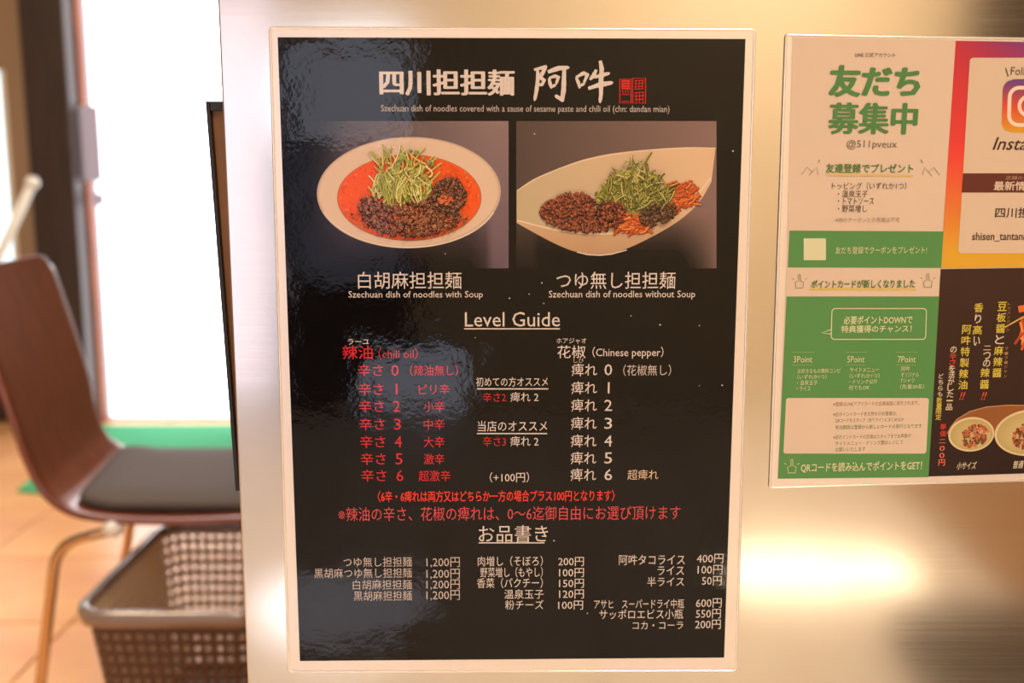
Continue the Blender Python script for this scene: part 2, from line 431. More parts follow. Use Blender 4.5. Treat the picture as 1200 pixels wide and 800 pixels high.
PRINTY = D - 0.0016          # poster sheet surface
_dg = bpy.context.evaluated_depsgraph_get
def glyph_mesh(txt, offset=0.0, res=2, shear=0.0):
    cu = bpy.data.curves.new('t', 'FONT'); cu.body = txt; cu.size = 1; cu.offset = offset; cu.resolution_u = res; cu.fill_mode = 'FRONT'; cu.shear = shear
    o = bpy.data.objects.new('t', cu); COL.objects.link(o)
    me = bpy.data.meshes.new_from_object(o.evaluated_get(_dg()))
    bpy.data.objects.remove(o); bpy.data.curves.remove(cu)
    return me
def slope_poster(y): return 0.004 + (y - 44) / 727 * (-0.012)
def slope_flyer(y): return 0.013 + (y - 43) / 517 * (-0.036)
def text(txt, x0, x1, y0, y1, col, parent, name='lettering', off=0.0, rx=None, rz=None, yl=None, slope=slope_poster, m=None, dup=0, shear=0, res=2):
    """fit the ink of a line of type into the pixel box x0..x1, y0..y1 on the panel"""
    me = glyph_mesh(txt, 0, res, shear)
    em = abs(W(600, y1)[1] - W(600, y0)[1])
    rx = em * off if rx is None else rx; rz = em * off if rz is None else rz
    sh = [(0, 0)]
    if rx > 0:
        sh += [(rx * math.cos(k * .7854), rz * math.sin(k * .7854)) for k in range(8)]
        if rx > .00035: sh += [(.5 * a_, .5 * b_) for a_, b_ in sh[1:]]
    n = len(me.vertices)
    if n == 0: print('EMPTY TEXT', txt); return
    xs = [v.co.x for v in me.vertices]; ys = [v.co.y for v in me.vertices]
    ax, bx_, ay, by = min(xs), max(xs), min(ys), max(ys)
    ym = (y0 + y1) / 2; xm = (x0 + x1) / 2
    X0 = W(x0, ym)[0]; X1 = W(x1, ym)[0]; Z0 = W(xm, y1)[1]; Z1 = W(xm, y0)[1]; XM = (X0 + X1) / 2
    sl = -slope(ym) if slope else 0
    conv = 0
    y = yl if yl is not None else PRINTY - 0.0004
    V = []; Fc = []
    polys = [tuple(p.vertices) for p in me.polygons]
    for k, (dx, dz) in enumerate(sh):
        b = len(V)
        for v in me.vertices:
            x = X0 + (v.co.x - ax) / (bx_ - ax or 1) * (X1 - X0) + dx
            z = Z0 + (v.co.y - ay) / (by - ay or 1) * (Z1 - Z0) + dz + sl * (x - XM)
            V.append((x, y - k * 2e-6, z))
        Fc += [tuple(b + i for i in p) for p in polys]
    bpy.data.meshes.remove(me)
    m2 = bpy.data.meshes.new(name); m2.from_pydata(V, [], Fc)
    a_ = m2.color_attributes.new('Ink', 'FLOAT_COLOR', 'POINT'); c = (*lin(col), 1)
    a_.data.foreach_set('color', c * len(V))
    bm = bmesh.new(); bm.from_mesh(m2)
    for f in bm.faces:
        f.normal_update()
        if f.normal.y > 0: f.normal_flip()
    bm.to_mesh(m2); bm.free()
    o = bpy.data.objects.new(name, m2); COL.objects.link(o); m2.materials.append(m or M_INK)
    o.parent = parent
    return o

def film(name, corners, thick, parent, r=6):
    """thin sealed laminate slab with rounded corners and a raised glossy lip"""
    pts = []
    n = len(corners)
    for i in range(4):
        p = Vector(corners[i]); a = Vector(corners[i - 1]); b = Vector(corners[(i + 1) % 4])
        da = (a - p).normalized() * r; db = (b - p).normalized() * r
        for t in [k / 5 for k in range(6)]:
            pts.append((p + da) * (1 - t) ** 2 + p * 2 * t * (1 - t) + (p + db) * t * t)
    bm = bmesh.new(); v = []
    for y in (D - thick, D - 0.00005):
        v.append([bm.verts.new((W(*q)[0], y, W(*q)[1])) for q in pts])
    bm.faces.new(v[0]); bm.faces.new(v[1][::-1])
    k = len(pts)
    for i in range(k):
        j = (i + 1) % k; bm.faces.new((v[0][i], v[0][j], v[1][j], v[1][i]))
    o = obj(name, bm, M_FILM, parent, bevel=0.0003)
    bm = bmesh.new()
    loop = [Vector((W(*q)[0], D - thick, W(*q)[1])) for q in pts]
    rings = []
    for i, p in enumerate(loop):
        t = (loop[(i + 1) % k] - loop[i - 1]).normalized(); nrm = t.cross(Vector((0, 1, 0)))
        rings.append([bm.verts.new(p + nrm * (0.0009 * math.cos(a)) + Vector((0, -0.0006, 0)) * math.sin(a)) for a in [math.pi * q / 4 for q in range(5)]])
    for i in range(k):
        for q in range(4):
            bm.faces.new((rings[i][q], rings[i][q + 1], rings[(i + 1) % k][q + 1], rings[(i + 1) % k][q]))
    obj('sealed_edge', bm, M_FILMEDGE, parent, smooth=True)
    return o

# ================================================================== MENU POSTER
WHT = (222, 208, 200); RED = (206, 44, 52); PINK = (206, 78, 84); BRT = (232, 60, 50); DIM = (198, 182, 174)
poster = empty('menu_poster', (0, 0, 0))
tag(poster, 'large black laminated noodle menu with two bowl photographs on steel', 'poster')
film('laminate_border', [(317, 33), (884, 35), (862, 785), (339, 786)], 0.0012, poster, 5)
ik = Ink(PRINTY)
ik.poly([(326, 44), (873, 46), (848, 769), (352, 773)], (12, 9, 9))
sheet = ik.build('black_sheet', poster)
T = lambda *a, **k: text(*a, parent=sheet, **k)
def T(txt, x0, x1, y0, y1, col=WHT, **k): return text(txt, x0, x1, y0, y1, col, sheet, **k)
T('四川担担麺', 446, 602, 82, 112, rx=.00062, rz=.00022, name='title')
# brush-written shop name
def brush(boxp, strokes, ink, col):
    x0, y0, x1, y1 = boxp
    for st, wd in strokes:
        pts = [(x0 + p[0] * (x1 - x0), y0 + p[1] * (y1 - y0)) for p in st]
        # smooth the stroke
        q = []
        for i in range(len(pts) - 1):
            for t in range(4):
                t /= 4; q.append((pts[i][0] * (1 - t) + pts[i + 1][0] * t, pts[i][1] * (1 - t) + pts[i + 1][1] * t))
        q.append(pts[-1]); k = len(q)
        w_ = [wd * (0.55 + 0.55 * math.sin(math.pi * (0.12 + 0.80 * i / (k - 1)))) * random.uniform(.9, 1.1) for i in range(k)]
        w_[-1] *= 0.5
        ink.line(q, w_, col)
        for i in range(1, k - 1): ink.ell(q[i][0], q[i][1], w_[i] / 2, w_[i] / 2, col, n=8)
ik = Ink(PRINTY - 0.0004)
brush((625, 75, 667, 119), [([(.02, .16), (.20, .12), (.34, .08), (.26, .24), (.18, .36), (.30, .44), (.24, .56), (.14, .56)], 4.2),
     ([(.12, .18), (.12, .45), (.08, .75), (.03, .99)], 4.2), ([(.40, .22), (.70, .12), (1.0, .10)], 5),
     ([(.44, .38), (.46, .52), (.50, .66)], 3.6), ([(.44, .38), (.60, .33), (.70, .36), (.62, .56)], 3.6), ([(.50, .62), (.62, .56)], 3.2),
     ([(.86, .12), (.85, .40), (.84, .70), (.80, .96), (.60, .84)], 5.2)], ik, WHT)
brush((674, 71, 718, 121), [([(.02, .40), (.08, .52), (.12, .66)], 3.8), ([(.02, .40), (.22, .30), (.32, .34), (.22, .54)], 4), ([(.12, .60), (.26, .54)], 3),
     ([(.56, .22), (.48, .36), (.38, .46)], 4.2), ([(.50, .40), (.74, .34), (.92, .30)], 4.2), ([(.34, .66), (.62, .58), (.80, .55), (1.0, .52)], 5.2),
     ([(.66, .01), (.70, .20), (.68, .50), (.68, .80), (.65, 1.0)], 5)], ik, WHT)
ik.build('brush_lettering', sheet)
ik = Ink(PRINTY - 0.0004); c = (200, 36, 34)
ik.line([(726, 93), (739, 93), (739, 121), (726, 121)], 1.3, c, True); ik.line([(741, 92), (756, 92), (756, 121), (741, 121)], 1.3, c, True)
ik.rect(728, 94, 737.5, 105, (214, 44, 40))
for yy in (96.5, 99.5, 102.5): ik.rect(729, yy, 736.5, yy + .8, (60, 18, 18))
for xx in (729, 732, 735): ik.line([(xx, 106), (xx + 1, 109.5)], 1.0, c)
for yy in (111, 119): ik.line([(728, yy), (737, yy)], 1, c)
for yy in (95, 98.5, 102, 105, 109, 113, 117): ik.line([(743, yy), (754, yy - .8)], 1.0, c)
for xx in (745, 749, 753): ik.line([(xx, 94), (xx - 1, 105)], 0.9, c); ik.line([(xx, 108), (xx, 120)], 0.9, c)
ik.build('red_seal', sheet)
T('Szechuan dish of noodles covered with a sause of sesame paste and chili oil (chn: dandan mian)', 447, 784, 123.5, 133.5, DIM)
T('白胡麻担担麺', 420, 541, 318, 338); T('Szechuan dish of noodles with Soup', 409, 566, 340.5, 350.5)
T('つゆ無し担担麺', 652, 791, 318, 338); T('Szechuan dish of noodles without Soup', 643, 814, 340, 350.5)
T('Level Guide', 545, 656, 365, 382)
ik = Ink(PRINTY - 0.0004)
for (a, b, y_) in ((544, 656, 384.6), (559, 642.5, 454.8), (559, 641, 507), (561, 638, 634.6)):
    ik = Ink(PRINTY - 0.0004); ik.rect(a, y_ - .7, b, y_ + .7, WHT); ik.build('underline', sheet)
T('ラーユ', 408, 433, 396.5, 403); T('辣油', 402, 437, 404, 420, RED, off=.008); T('（chili oil）', 444, 490, 407, 420, RED)
ys = [433, 455, 475, 496, 516.5, 536.5, 556]
for i, y_ in enumerate(ys):
    k = i / 6
    T('辛さ', 420 + 4 * k, 449 + 4 * k, y_ - 7, y_ + 7, RED, off=.006)
    T(str(i), 459 + 6 * k if i != 1 else 464.2, 467.5 + 5.5 * k if i != 1 else 466.2, y_ - 6.5, y_ + 6.5, RED, off=.006)
    T(['（辣油無し）', 'ピリ辛', '小辛', '中辛', '大辛', '激辛', '超激辛'][i], [481, 491, 497, 497, 497, 497, 491][i], [537, 527, 521, 521, 521, 521, 528][i], y_ - 6, y_ + 6.5, RED, off=.004)
T('初めての方オススメ', 558, 642, 441, 452); T('辛さ2', 566, 593, 459, 470, RED); T('痺れ 2', 598, 631, 458.5, 470)
T('当店のオススメ', 560, 641, 492, 504.5); T('辛さ3', 566, 593, 510.5, 522, RED); T('痺れ 2', 598, 631, 510, 522)
T('（+100円）', 574, 620, 552, 564)
T('ホアジャオ', 652, 687, 395.5, 402); T('花椒', 653, 686, 404, 419); T('（Chinese pepper）', 694, 777, 405.5, 419.5); T('しび', 672, 684, 419, 424.5, DIM)
ys = [432.5, 453.5, 474, 495, 515.5, 535.5, 555]
for i, y_ in enumerate(ys):
    T('痺れ', 669.5 - i * .2, 699.5 - i * .2, y_ - 7.5, y_ + 7.5); T(str(i), 708 if i != 1 else 712, 717 if i != 1 else 714, y_ - 6.5, y_ + 6.5)
T('（花椒無し）', 730, 786, 426.5, 439.5, DIM); T('超痺れ', 735, 771, 549, 561, (216, 190, 160))
T('〈6辛・6痺れは両方又はどちらか一方の場合プラス100円となります〉', 443, 720, 573.5, 586.5, BRT, off=.012)
T('※辣油の辛さ、花椒の痺れは、0～6迄御自由にお選び頂けます', 397, 797, 592, 608.5, PINK)
T('お品書き', 561, 642, 614, 634)
for s_, x0, x1, y_, h in (('つゆ無し担担麺', 403, 483, 657, 11.5), ('黒胡麻つゆ無し担担麺', 369, 483, 670, 11.5), ('白胡麻担担麺', 414, 483, 683.5, 11.5), ('黒胡麻担担麺', 415, 483, 696.5, 11.5),
                      ('1,200円', 500, 539, 657.5, 12), ('1,200円', 500, 539, 671, 12), ('1,200円', 500, 539, 683.5, 12), ('1,200円', 500, 539, 696, 12),
                      ('肉増し（そぼろ）', 560, 636, 656, 12), ('野菜増し（もやし）', 563, 636, 669, 12), ('香菜（パクチー）', 559, 636, 681.5, 12), ('温泉玉子', 591, 637, 694.5, 11), ('粉チーズ', 592, 637, 707, 11),
                      ('200円', 654, 684, 656.5, 10.5), ('100円', 655, 684, 669.5, 10.5), ('150円', 655, 684, 682, 10.5), ('120円', 655, 684, 694.5, 10.5), ('100円', 654, 683, 707.5, 10.5),
                      ('阿吽タコライス', 725, 802, 654.5, 12), ('400円', 816, 847, 653, 11), ('ライス', 770, 801, 667, 10.5), ('100円', 817, 846, 666, 11), ('半ライス', 758, 801, 680, 11), ('50円', 822, 845, 679, 11),
                      ('アサヒ　スーパードライ中瓶', 696, 801, 706, 11), ('600円', 815, 845, 705, 11), ('サッポロエビス小瓶', 702, 800, 718, 11.5), ('550円', 815, 844, 717.5, 11), ('コカ・コーラ', 741, 800, 731, 9), ('200円', 814, 844, 730, 11)):
    T(s_, x0, x1, y_ - h / 2, y_ + h / 2, DIM if x0 < 550 else WHT)
ik = Ink(PRINTY - 0.0006)
for (x, y_, r_) in ((626, 157, 1), (858, 177, 1.2), (597, 349, 1), (773, 380, 1.1), (819, 381, .8), (739, 369.5, .8), (557, 395, .7), (845.5, 450.5, 1.1), (819, 451, .8), (635, 331, 1), (620, 344, .8), (649, 632, 1), (522, 297, .8), (688, 717, .8), (637, 355, .8)):
    ik.blob(x, y_, r_, (205, 205, 205))
ik.build('dust_specks', poster)['kind'] = 'stuff'

# ---- food photographs (flat prints)
PY = PRINTY - 0.0002
def photo_bg(x0, y0, x1, y1, shade, parent, nx=26, ny=18):
    ik = Ink(PY)
    for i in range(nx):
        for j in range(ny):
            a, b = x0 + (x1 - x0) * i / nx, x0 + (x1 - x0) * (i + 1) / nx; c, d = y0 + (y1 - y0) * j / ny, y0 + (y1 - y0) * (j + 1) / ny
            ik.poly([(a, c), (b, c), (b, d), (a, d)], [shade((p - x0) / (x1 - x0), (q - y0) / (y1 - y0)) for p, q in ((a, c), (b, c), (b, d), (a, d))])
            ik.n = 0
    return ik.build('food_photograph', parent)
def mixc(a, b, t): t = max(0, min(1, t)); return tuple(a[i] * (1 - t) + b[i] * t for i in range(3))
def sh1(u, v):
    c = mixc((66, 58, 60), (140, 118, 118), (u * 1.15 - .05)); c = mixc(c, (112, 92, 106), v)
    k = (v - .55) * 2.3 if u < .9 else (v - .8) * 1.5
    k = k * (1 - max(0, (u - .80)) * 4.5)
    c = mixc(c, (12, 9, 9), k)
    return mixc((12, 9, 9), c, u * 5 if v < .99 else u * 5)
ph1 = photo_bg(362, 142, 596, 314, sh1, poster)
def sh2(u, v):
    c = mixc((82, 68, 64), (140, 112, 106), u * .9 + .1 - v * .1)
    k = (v - .62) * 3.5 * (1 - max(0, u - .80) * 4.5)
    if u < .1: k *= .6
    return mixc(c, (10, 8, 8), k)
ph2 = photo_bg(605, 142, 839, 314, sh2, poster)
rnd = random.uniform
def layer(name, parent, k): return Ink(PY - 0.0001 * k)
# bowl one
ik = layer('', None, 1)
for i in range(30):       # smooth glaze shading printed in the photograph
    t = i / 29
    ik.ell(479.5 - 1.0 * t, 225.5 - 2.2 * t, 107.5 - 12 * t, 65 - 9 * t, mixc((196, 168, 150), (226, 196, 172), min(1, t * 3)), rot=-.02, n=72)
ik.line([(375 + 209 * k / 40, 226 + 63.5 * math.sqrt(max(0, 1 - ((375 + 209 * k / 40 - 479.5) / 106) ** 2))) for k in range(1, 40)], 1.6, (232, 212, 194))
ik.build('bowl', ph1)
ik = layer('', None, 2)
ik.ell(480, 231.5, 84.5, 50.5, (196, 110, 70), n=64); ik.ell(480, 231, 83, 49, (246, 94, 38), n=64)
for _ in range(500):
    a = rnd(0, 6.283); r_ = math.sqrt(random.random())
    x, y_ = 480 + 80 * r_ * math.cos(a), 231 + 46 * r_ * math.sin(a)
    ik.blob(x, y_, rnd(1, 2.6), mixc((248, 92, 36), random.choice([(236, 74, 28), (250, 116, 54), (246, 100, 44), (220, 80, 36)]), rnd(.3, .9)))
for _ in range(60):
    a = rnd(0, 6.283); r_ = rnd(.9, 1.0)
    ik.blob(480 + 82 * r_ * math.cos(a), 231 + 48 * r_ * math.sin(a), rnd(.8, 1.8), random.choice([(236, 150, 80), (220, 90, 46), (190, 120, 70)]))
ik.build('soup', ph1)
ik = layer('', None, 3)
def meat(ik, cen, rx, ry, n, cols, rot=0, sq=1.0):
    pts = []
    for _ in range(n):
        a = rnd(0, 6.283); r_ = random.random() ** .5
        x, y_ = rx * r_ * math.cos(a), ry * r_ * math.sin(a)
        pts.append((y_ * 1.0 + rnd(-3, 3), cen[0] + x * math.cos(rot) - y_ * math.sin(rot), cen[1] + x * math.sin(rot) + y_ * math.cos(rot)))
    pts.sort()
    lt = 1.0
    for _, x, y_ in pts:
        r_ = rnd(1.2, 2.5)
        ik.blob(x, y_ + .7, r_ * 1.1, (48, 26, 22), 7); ik.blob(x, y_, r_, random.choice(cols), 7); ik.blob(x - .5, y_ - .7, r_ * .5, mixc(random.choice(cols), (214, 164, 130), .45), 5)
MC = [(122, 72, 48), (152, 98, 66), (90, 48, 38), (176, 122, 86), (66, 38, 36), (136, 86, 60), (110, 70, 54), (172, 84, 50)]
meat(ik, (482, 249), 58, 27, 1000, MC, .03); meat(ik, (527, 228), 20, 20, 260, [(54, 34, 40), (80, 52, 50), (120, 82, 60), (66, 42, 46), (146, 98, 66), (100, 70, 40)])
meat(ik, (434, 240), 13, 10, 70, MC)
meat(ik, (523, 234), 9, 5, 40, [(222, 110, 60), (206, 96, 52), (190, 84, 50)])
for _ in range(120):
    a = rnd(0, 6.283); ik.blob(482 + 62 * rnd(.85, 1.1) * math.cos(a), 250 + 27 * rnd(.9, 1.12) * abs(math.sin(a)), rnd(.8, 1.8), random.choice(MC))
ik.build('minced_meat', ph1)
def sprouts(ik, x0, x1, ytop, ybot, n, fan, cols, leafs):
    for _ in range(n):
        bx = rnd(x0, x1); mx = (x0 + x1) / 2
        tx = mx + (bx - mx) * fan + rnd(-10, 10); ty = ytop + abs(tx - mx) * .35 + rnd(0, 18)
        by_ = ybot - abs(bx - mx) * .30 + rnd(-10, 4)
        cx, cy = (bx + tx) / 2 + rnd(-12, 12), (by_ + ty) / 2 + rnd(-6, 6)
        p = [((1 - t) ** 2 * bx + 2 * t * (1 - t) * cx + t * t * tx, (1 - t) ** 2 * by_ + 2 * t * (1 - t) * cy + t * t * ty) for t in [q / 7 for q in range(8)]]
        ik.line([(a + .7, b + .7) for a, b in p], 1.8, (128, 124, 58)); ik.line(p, rnd(1.0, 1.8), random.choice(cols))
    for x, y_, r_, c in leafs:
        ik.blob(x, y_, r_, c, 9); ik.blob(x - r_ * .2, y_ - r_ * .2, r_ * .55, mixc(c, (200, 220, 120), .35), 7)
SC = [(228, 218, 134), (206, 200, 100), (236, 230, 168), (178, 180, 84), (216, 208, 116), (166, 168, 76)]
ik = layer('', None, 5)
sprouts(ik, 438, 500, 192, 240, 90, .9, SC, [])
for _ in range(75):            # loose stems crossing each other
    x, y_ = rnd(446, 506), rnd(188, 228); a = rnd(-2.6, -.5); l = rnd(10, 22)
    p = [(x, y_), (x + l * .5 * math.cos(a) + rnd(-3, 3), y_ + l * .5 * math.sin(a) + rnd(-3, 3)), (x + l * math.cos(a), y_ + l * math.sin(a))]
    p = [((1 - t) ** 2 * p[0][0] + 2 * t * (1 - t) * p[1][0] + t * t * p[2][0], (1 - t) ** 2 * p[0][1] + 2 * t * (1 - t) * p[1][1] + t * t * p[2][1]) for t in [q / 5 for q in range(6)]]
    ik.line([(b + .5, c + .6) for b, c in p], 1.4, (150, 146, 76)); ik.line(p, rnd(.8, 1.4), random.choice(SC))
sprouts(ik, 460, 500, 184, 206, 16, .9, SC, [(482, 177, 2.6, (96, 122, 60)), (489, 178.5, 3, (112, 146, 66)), (472, 186, 3.6, (120, 146, 76)), (503, 190, 3.2, (124, 142, 82)), (480, 190, 2.5, (138, 160, 70)), (462, 197, 2, (150, 160, 76)), (497, 185, 2.2, (130, 150, 80)), (474, 182, 2.2, (150, 170, 90)), (478, 234, 3, (120, 130, 60)), (508, 193, 2, (110, 130, 66)), (468, 189, 2, (100, 120, 60))])
ik.build('radish_sprouts', ph1)
def smooth_loop(P_, sharp=(), n=5):
    out = []; L_ = len(P_)
    for i in range(L_):
        p1, p2 = P_[i], P_[(i + 1) % L_]
        p0 = P_[i - 1] if i not in sharp else p1; p3 = P_[(i + 2) % L_] if (i + 1) % L_ not in sharp else p2
        for k in range(n):
            t_ = k / n
            out.append(tuple(.5 * (2 * p1[j] + (p2[j] - p0[j]) * t_ + (2 * p0[j] - 5 * p1[j] + 4 * p2[j] - p3[j]) * t_ ** 2 + (3 * p1[j] - p0[j] - 3 * p2[j] + p3[j]) * t_ ** 3) for j in range(2)))
    return out
# long oval dish two
ik = layer('', None, 1)
outer = [(605.5, 223), (625, 210), (650, 199), (680, 188), (710, 181), (740, 177), (775, 174), (805, 172.5), (838, 173), (833, 213), (820, 235), (802, 253), (780, 268), (752, 283), (730, 292.5), (712, 297.5), (693, 298), (672, 294), (652, 286), (628, 273.5), (605.5, 261)]
o_ = smooth_loop(outer, (0, 8, 9, 20)); ik.poly(o_, [mixc((226, 190, 156), (190, 152, 116), (q[1] - 235) / 60) for q in o_])
inner = [(606, 224), (628, 210), (655, 198), (685, 188), (715, 182), (745, 178), (780, 175.5), (815, 174), (837.5, 175), (832.5, 206), (820, 222), (800, 243), (775, 258), (745, 268), (710, 273), (680, 272), (650, 268), (625, 262), (606, 257)]
o_ = smooth_loop(inner, (0, 8, 9, 18)); ik.poly(o_, [mixc((196, 176, 142), (226, 190, 154), (q[0] - 606) / 180) for q in o_])
ik.line([(606, 258), (625, 263), (650, 269), (680, 273), (710, 274), (745, 269.5), (775, 259.5), (800, 244.5), (815, 231), (826, 217), (832, 208)], 1.5, (236, 214, 186))
ik.line([(606, 223), (628, 209.5), (655, 197.5), (685, 187.5), (715, 181.5), (745, 177.5), (780, 174.5), (815, 173), (837, 173.5)], 1.0, (232, 208, 180))
ik.line([(676, 295), (688, 298), (703, 298.8), (716, 297.5), (734, 292.5)], 1.2, (222, 212, 204))
ik.build('dish', ph2)
ik = layer('', None, 2)
MR = [(124, 54, 34), (150, 72, 44), (98, 40, 28), (84, 34, 28), (166, 88, 56), (110, 48, 34)]
meat(ik, (679, 251), 46, 20, 700, MR, .10); meat(ik, (668, 240), 26, 14, 260, MR, -.2); meat(ik, (770, 250), 22, 12, 180, [(60, 42, 30), (80, 60, 36), (52, 36, 34), (104, 74, 46)], -.3); meat(ik, (716, 250), 16, 16, 130, MR)
ik.build('minced_meat', ph2)
ik = layer('', None, 4)
for (x0, x1, y0, y1, n) in ((776, 815, 214, 250, 190), (722, 758, 250, 271, 110)):
    for _ in range(n):
        x, y_ = rnd(x0, x1), rnd(y0, y1)
        if x0 > 770 and y_ > 268 - (x - 740) * .42 - 0: y_ -= 10
        a = rnd(-.9, .5); l = rnd(3, 8)
        p = [(x - l * math.cos(a), y_ - l * math.sin(a)), (x, y_ + rnd(-2, 2)), (x + l * .9 * math.cos(a), y_ + l * .9 * math.sin(a))]
        ik.line([(q[0] + .6, q[1] + .8) for q in p], 2.2, (150, 66, 30)); ik.line(p, rnd(1.3, 2.2), random.choice([(232, 120, 56), (216, 100, 46), (240, 146, 80), (204, 92, 44)]))
ik.build('carrot_strips', ph2)
ik = layer('', None, 6)
SD = [(150, 150, 66), (178, 172, 84), (196, 186, 110), (120, 124, 54), (164, 156, 72), (206, 196, 120)]
sprouts(ik, 698, 788, 198, 250, 130, .75, SD, [])
for _ in range(170):
    x, y_ = rnd(708, 782), rnd(196, 246); a = rnd(-2.8, -.3); l = rnd(9, 24)
    if abs(x - 742) > (y_ - 180) * .75: continue
    p = [(x, y_), (x + l * .5 * math.cos(a) + rnd(-4, 4), y_ + l * .5 * math.sin(a) + rnd(-4, 4)), (x + l * math.cos(a), y_ + l * math.sin(a))]
    p = [((1 - t) ** 2 * p[0][0] + 2 * t * (1 - t) * p[1][0] + t * t * p[2][0], (1 - t) ** 2 * p[0][1] + 2 * t * (1 - t) * p[1][1] + t * t * p[2][1]) for t in [q / 5 for q in range(6)]]
    ik.line([(b + .5, c + .7) for b, c in p], 1.7, (80, 76, 34)); ik.line(p, rnd(.9, 1.5), random.choice(SD))
sprouts(ik, 722, 765, 190, 212, 24, .8, SD, [(732, 190, 2.5, (150, 160, 80)), (742, 195, 3, (120, 128, 60)), (756, 204, 3, (114, 110, 60)), (728, 203, 2.8, (136, 140, 70)), (765, 214, 2.6, (100, 100, 50)), (748, 190, 2, (160, 166, 100)), (720, 214, 2.5, (150, 156, 70)), (738, 208, 2.4, (90, 84, 52))])
ik.build('sprouts_and_greens', ph2)

# ================================================================== FLYER SHEET
board = empty('flyer_sheet', (0, 0, 0))
tag(board, 'laminated sheet of four joined flyers, mostly green and white, right of the menu', 'flyers')
FY = D - 0.0013
film('laminate_border', [(921, 41), (1322, 48), (1294, 559), (902, 571)], 0.0010, board, 3)
GRN = (90, 148, 84); TG = (84, 136, 76); PAP = (226, 202, 180); DK = (96, 84, 62); PAPL = (222, 222, 176); GOLD = (226, 184, 70)
def FT(par):
    return lambda txt, x0, x1, y0, y1, col=DK, **k: text(txt, x0, x1, y0, y1, col, par, yl=FY - 0.0005, slope=slope_flyer, m=M_MATTE, **k)
ik = Ink(FY); ik.poly([(928, 43.5), (1119, 47.5), (1101, 315), (1087, 558.5), (911, 560), (921, 315)], PAP)
fa = ik.build('green_white_flyer', board, M_MATTE); t = FT(fa)
ik = Ink(FY - 0.0002)
ik.poly([(924.5, 270), (1104.5, 271), (1102, 313.5), (922.5, 313)], GRN)
ik.poly([(921, 347), (1099.5, 347), (1087, 558), (911, 560)], GRN)
ik.build('green_field', fa, M_MATTE)
t('LINE 公式アカウント', 1001, 1048, 62, 67.5); t('友だち', 972, 1076, 78, 113, TG, rx=.0010, rz=.0006); t('募集中', 971, 1073, 121, 157, TG, rx=.0008, rz=.0003)
t('@511pveux', 991, 1050, 164, 175.5, (130, 116, 90)); t('友達登録でプレゼント', 967, 1069, 192, 202.5, (90, 128, 66), off=.02)
t('トッピング（いずれか1つ）', 974, 1061, 213.5, 222); t('・温泉玉子', 981, 1016, 223, 231); t('・トマトソース', 981, 1023, 231.5, 239.5); t('・野菜増し', 981, 1015, 240, 248.5)
t('※他のクーポンとの併用は不可', 978, 1053, 254.5, 260.5, (170, 150, 124))
t('友だち登録でクーポンをプレゼント!', 978, 1085, 288.5, 297, PAPL)
t('ポイントカードが新しくなりました', 950, 1071, 327.5, 337, (84, 120, 62), off=.018)
t('必要ポイントDOWNで', 988, 1068, 369.5, 379, PAPL, off=.015); t('特典獲得のチャンス！', 985, 1067, 380.5, 389, PAPL, off=.015)
for s_, a, b in (('3Point', 929, 951), ('5Point', 992, 1012), ('7Point', 1051, 1072)): t(s_, a, b, 416.5, 424, PAPL)
for lines, x0, xs_ in ((('お好きなもの無料コンビ', '（いずれか1つ）', '・温泉玉子', '・ライス'), 934, (50, 34, 24, 16)), (('サイドメニュー', '（いずれか1つ）', '・ドリンク以外', '何でもOK'), 995, (34, 35, 33, 24)), (('阿吽', 'オリジナル', 'Tシャツ', '（先着30名）'), 1055, (10, 21, 16, 28))):
    for i, (s_, wd) in enumerate(zip(lines, xs_)): t(s_, x0 - i * .4, x0 + wd - i * .4, 431 + i * 6.9 - 0.02 * (x0 - 934), 436.6 + i * 6.9 - 0.02 * (x0 - 934), PAPL)
t('QRコードを読み込んでポイントをGET！', 938, 1079, 540, 551.5, PAPL, off=.012)
ik = Ink(FY - 0.0004)
ik.rrect(941, 279, 967, 304.5, .8, (222, 220, 180)); ik.build('pale_square', fa, M_MATTE); ik = Ink(FY - 0.0004); ik.rrect(920.5, 465.5, 1087.5, 530.5, 3, PAP, sk=-.05)
ik.build('pale_card', fa, M_MATTE)
ik = Ink(FY - 0.0005)
ik.line([(967, 205), (1069, 206)], 1.8, (226, 196, 92)); ik.line([(948, 338), (1072, 338.5)], 2.2, (226, 200, 100))
p = Ink(0).rrect(974, 361, 1084.5, 397, 4, PAPL, sk=-.03)
ik.line(p, 1.1, PAPL, True); ik.line([(974, 385), (962, 389.5), (974, 391)], 1.1, PAPL)
# small line doodles: confetti hands left and right of the headings
for (x, y_, s_) in ((938, 205, 1), (1100, 205, -1)):
    ik.line([(x, y_), (x + 7 * s_, y_ - 9), (x + 13 * s_, y_ - 4), (x + 9 * s_, y_ + 1)], .9, (176, 160, 130)); ik.line([(x + 12 * s_, y_ - 2), (x + 18 * s_, y_ - 9), (x + 20 * s_, y_)], .9, (176, 160, 130)); ik.line([(x + 20 * s_, y_ - 14), (x + 22 * s_, y_ - 18)], .8, (140, 120, 90))
for (x, y_, c) in ((936, 330, (150, 150, 110)), (1086, 329, (150, 150, 110)), (927, 546, PAPL)):
    ik.line([(x - 4, y_ + 7), (x - 5, y_), (x - 1, y_ - 1), (x - 1, y_ - 9), (x + 1, y_ - 9), (x + 1.5, y_ - 1), (x + 5, y_), (x + 4, y_ + 7)], .8, c, True)
    ik.line([(x - 6, y_ - 3), (x - 9, y_ - 4)], .7, c); ik.line([(x + 6, y_ - 3), (x + 9, y_ - 4)], .7, c)
for x0, x1 in ((927, 953), (990, 1015), (1049, 1074)): ik.line([(x0, 412), (x1, 412)], .6, (150, 180, 110)); ik.line([(x0, 427), (x1 - 2, 427)], .6, (150, 180, 110))
ik.build('line_drawings', fa, M_MATTE)['kind'] = 'stuff'
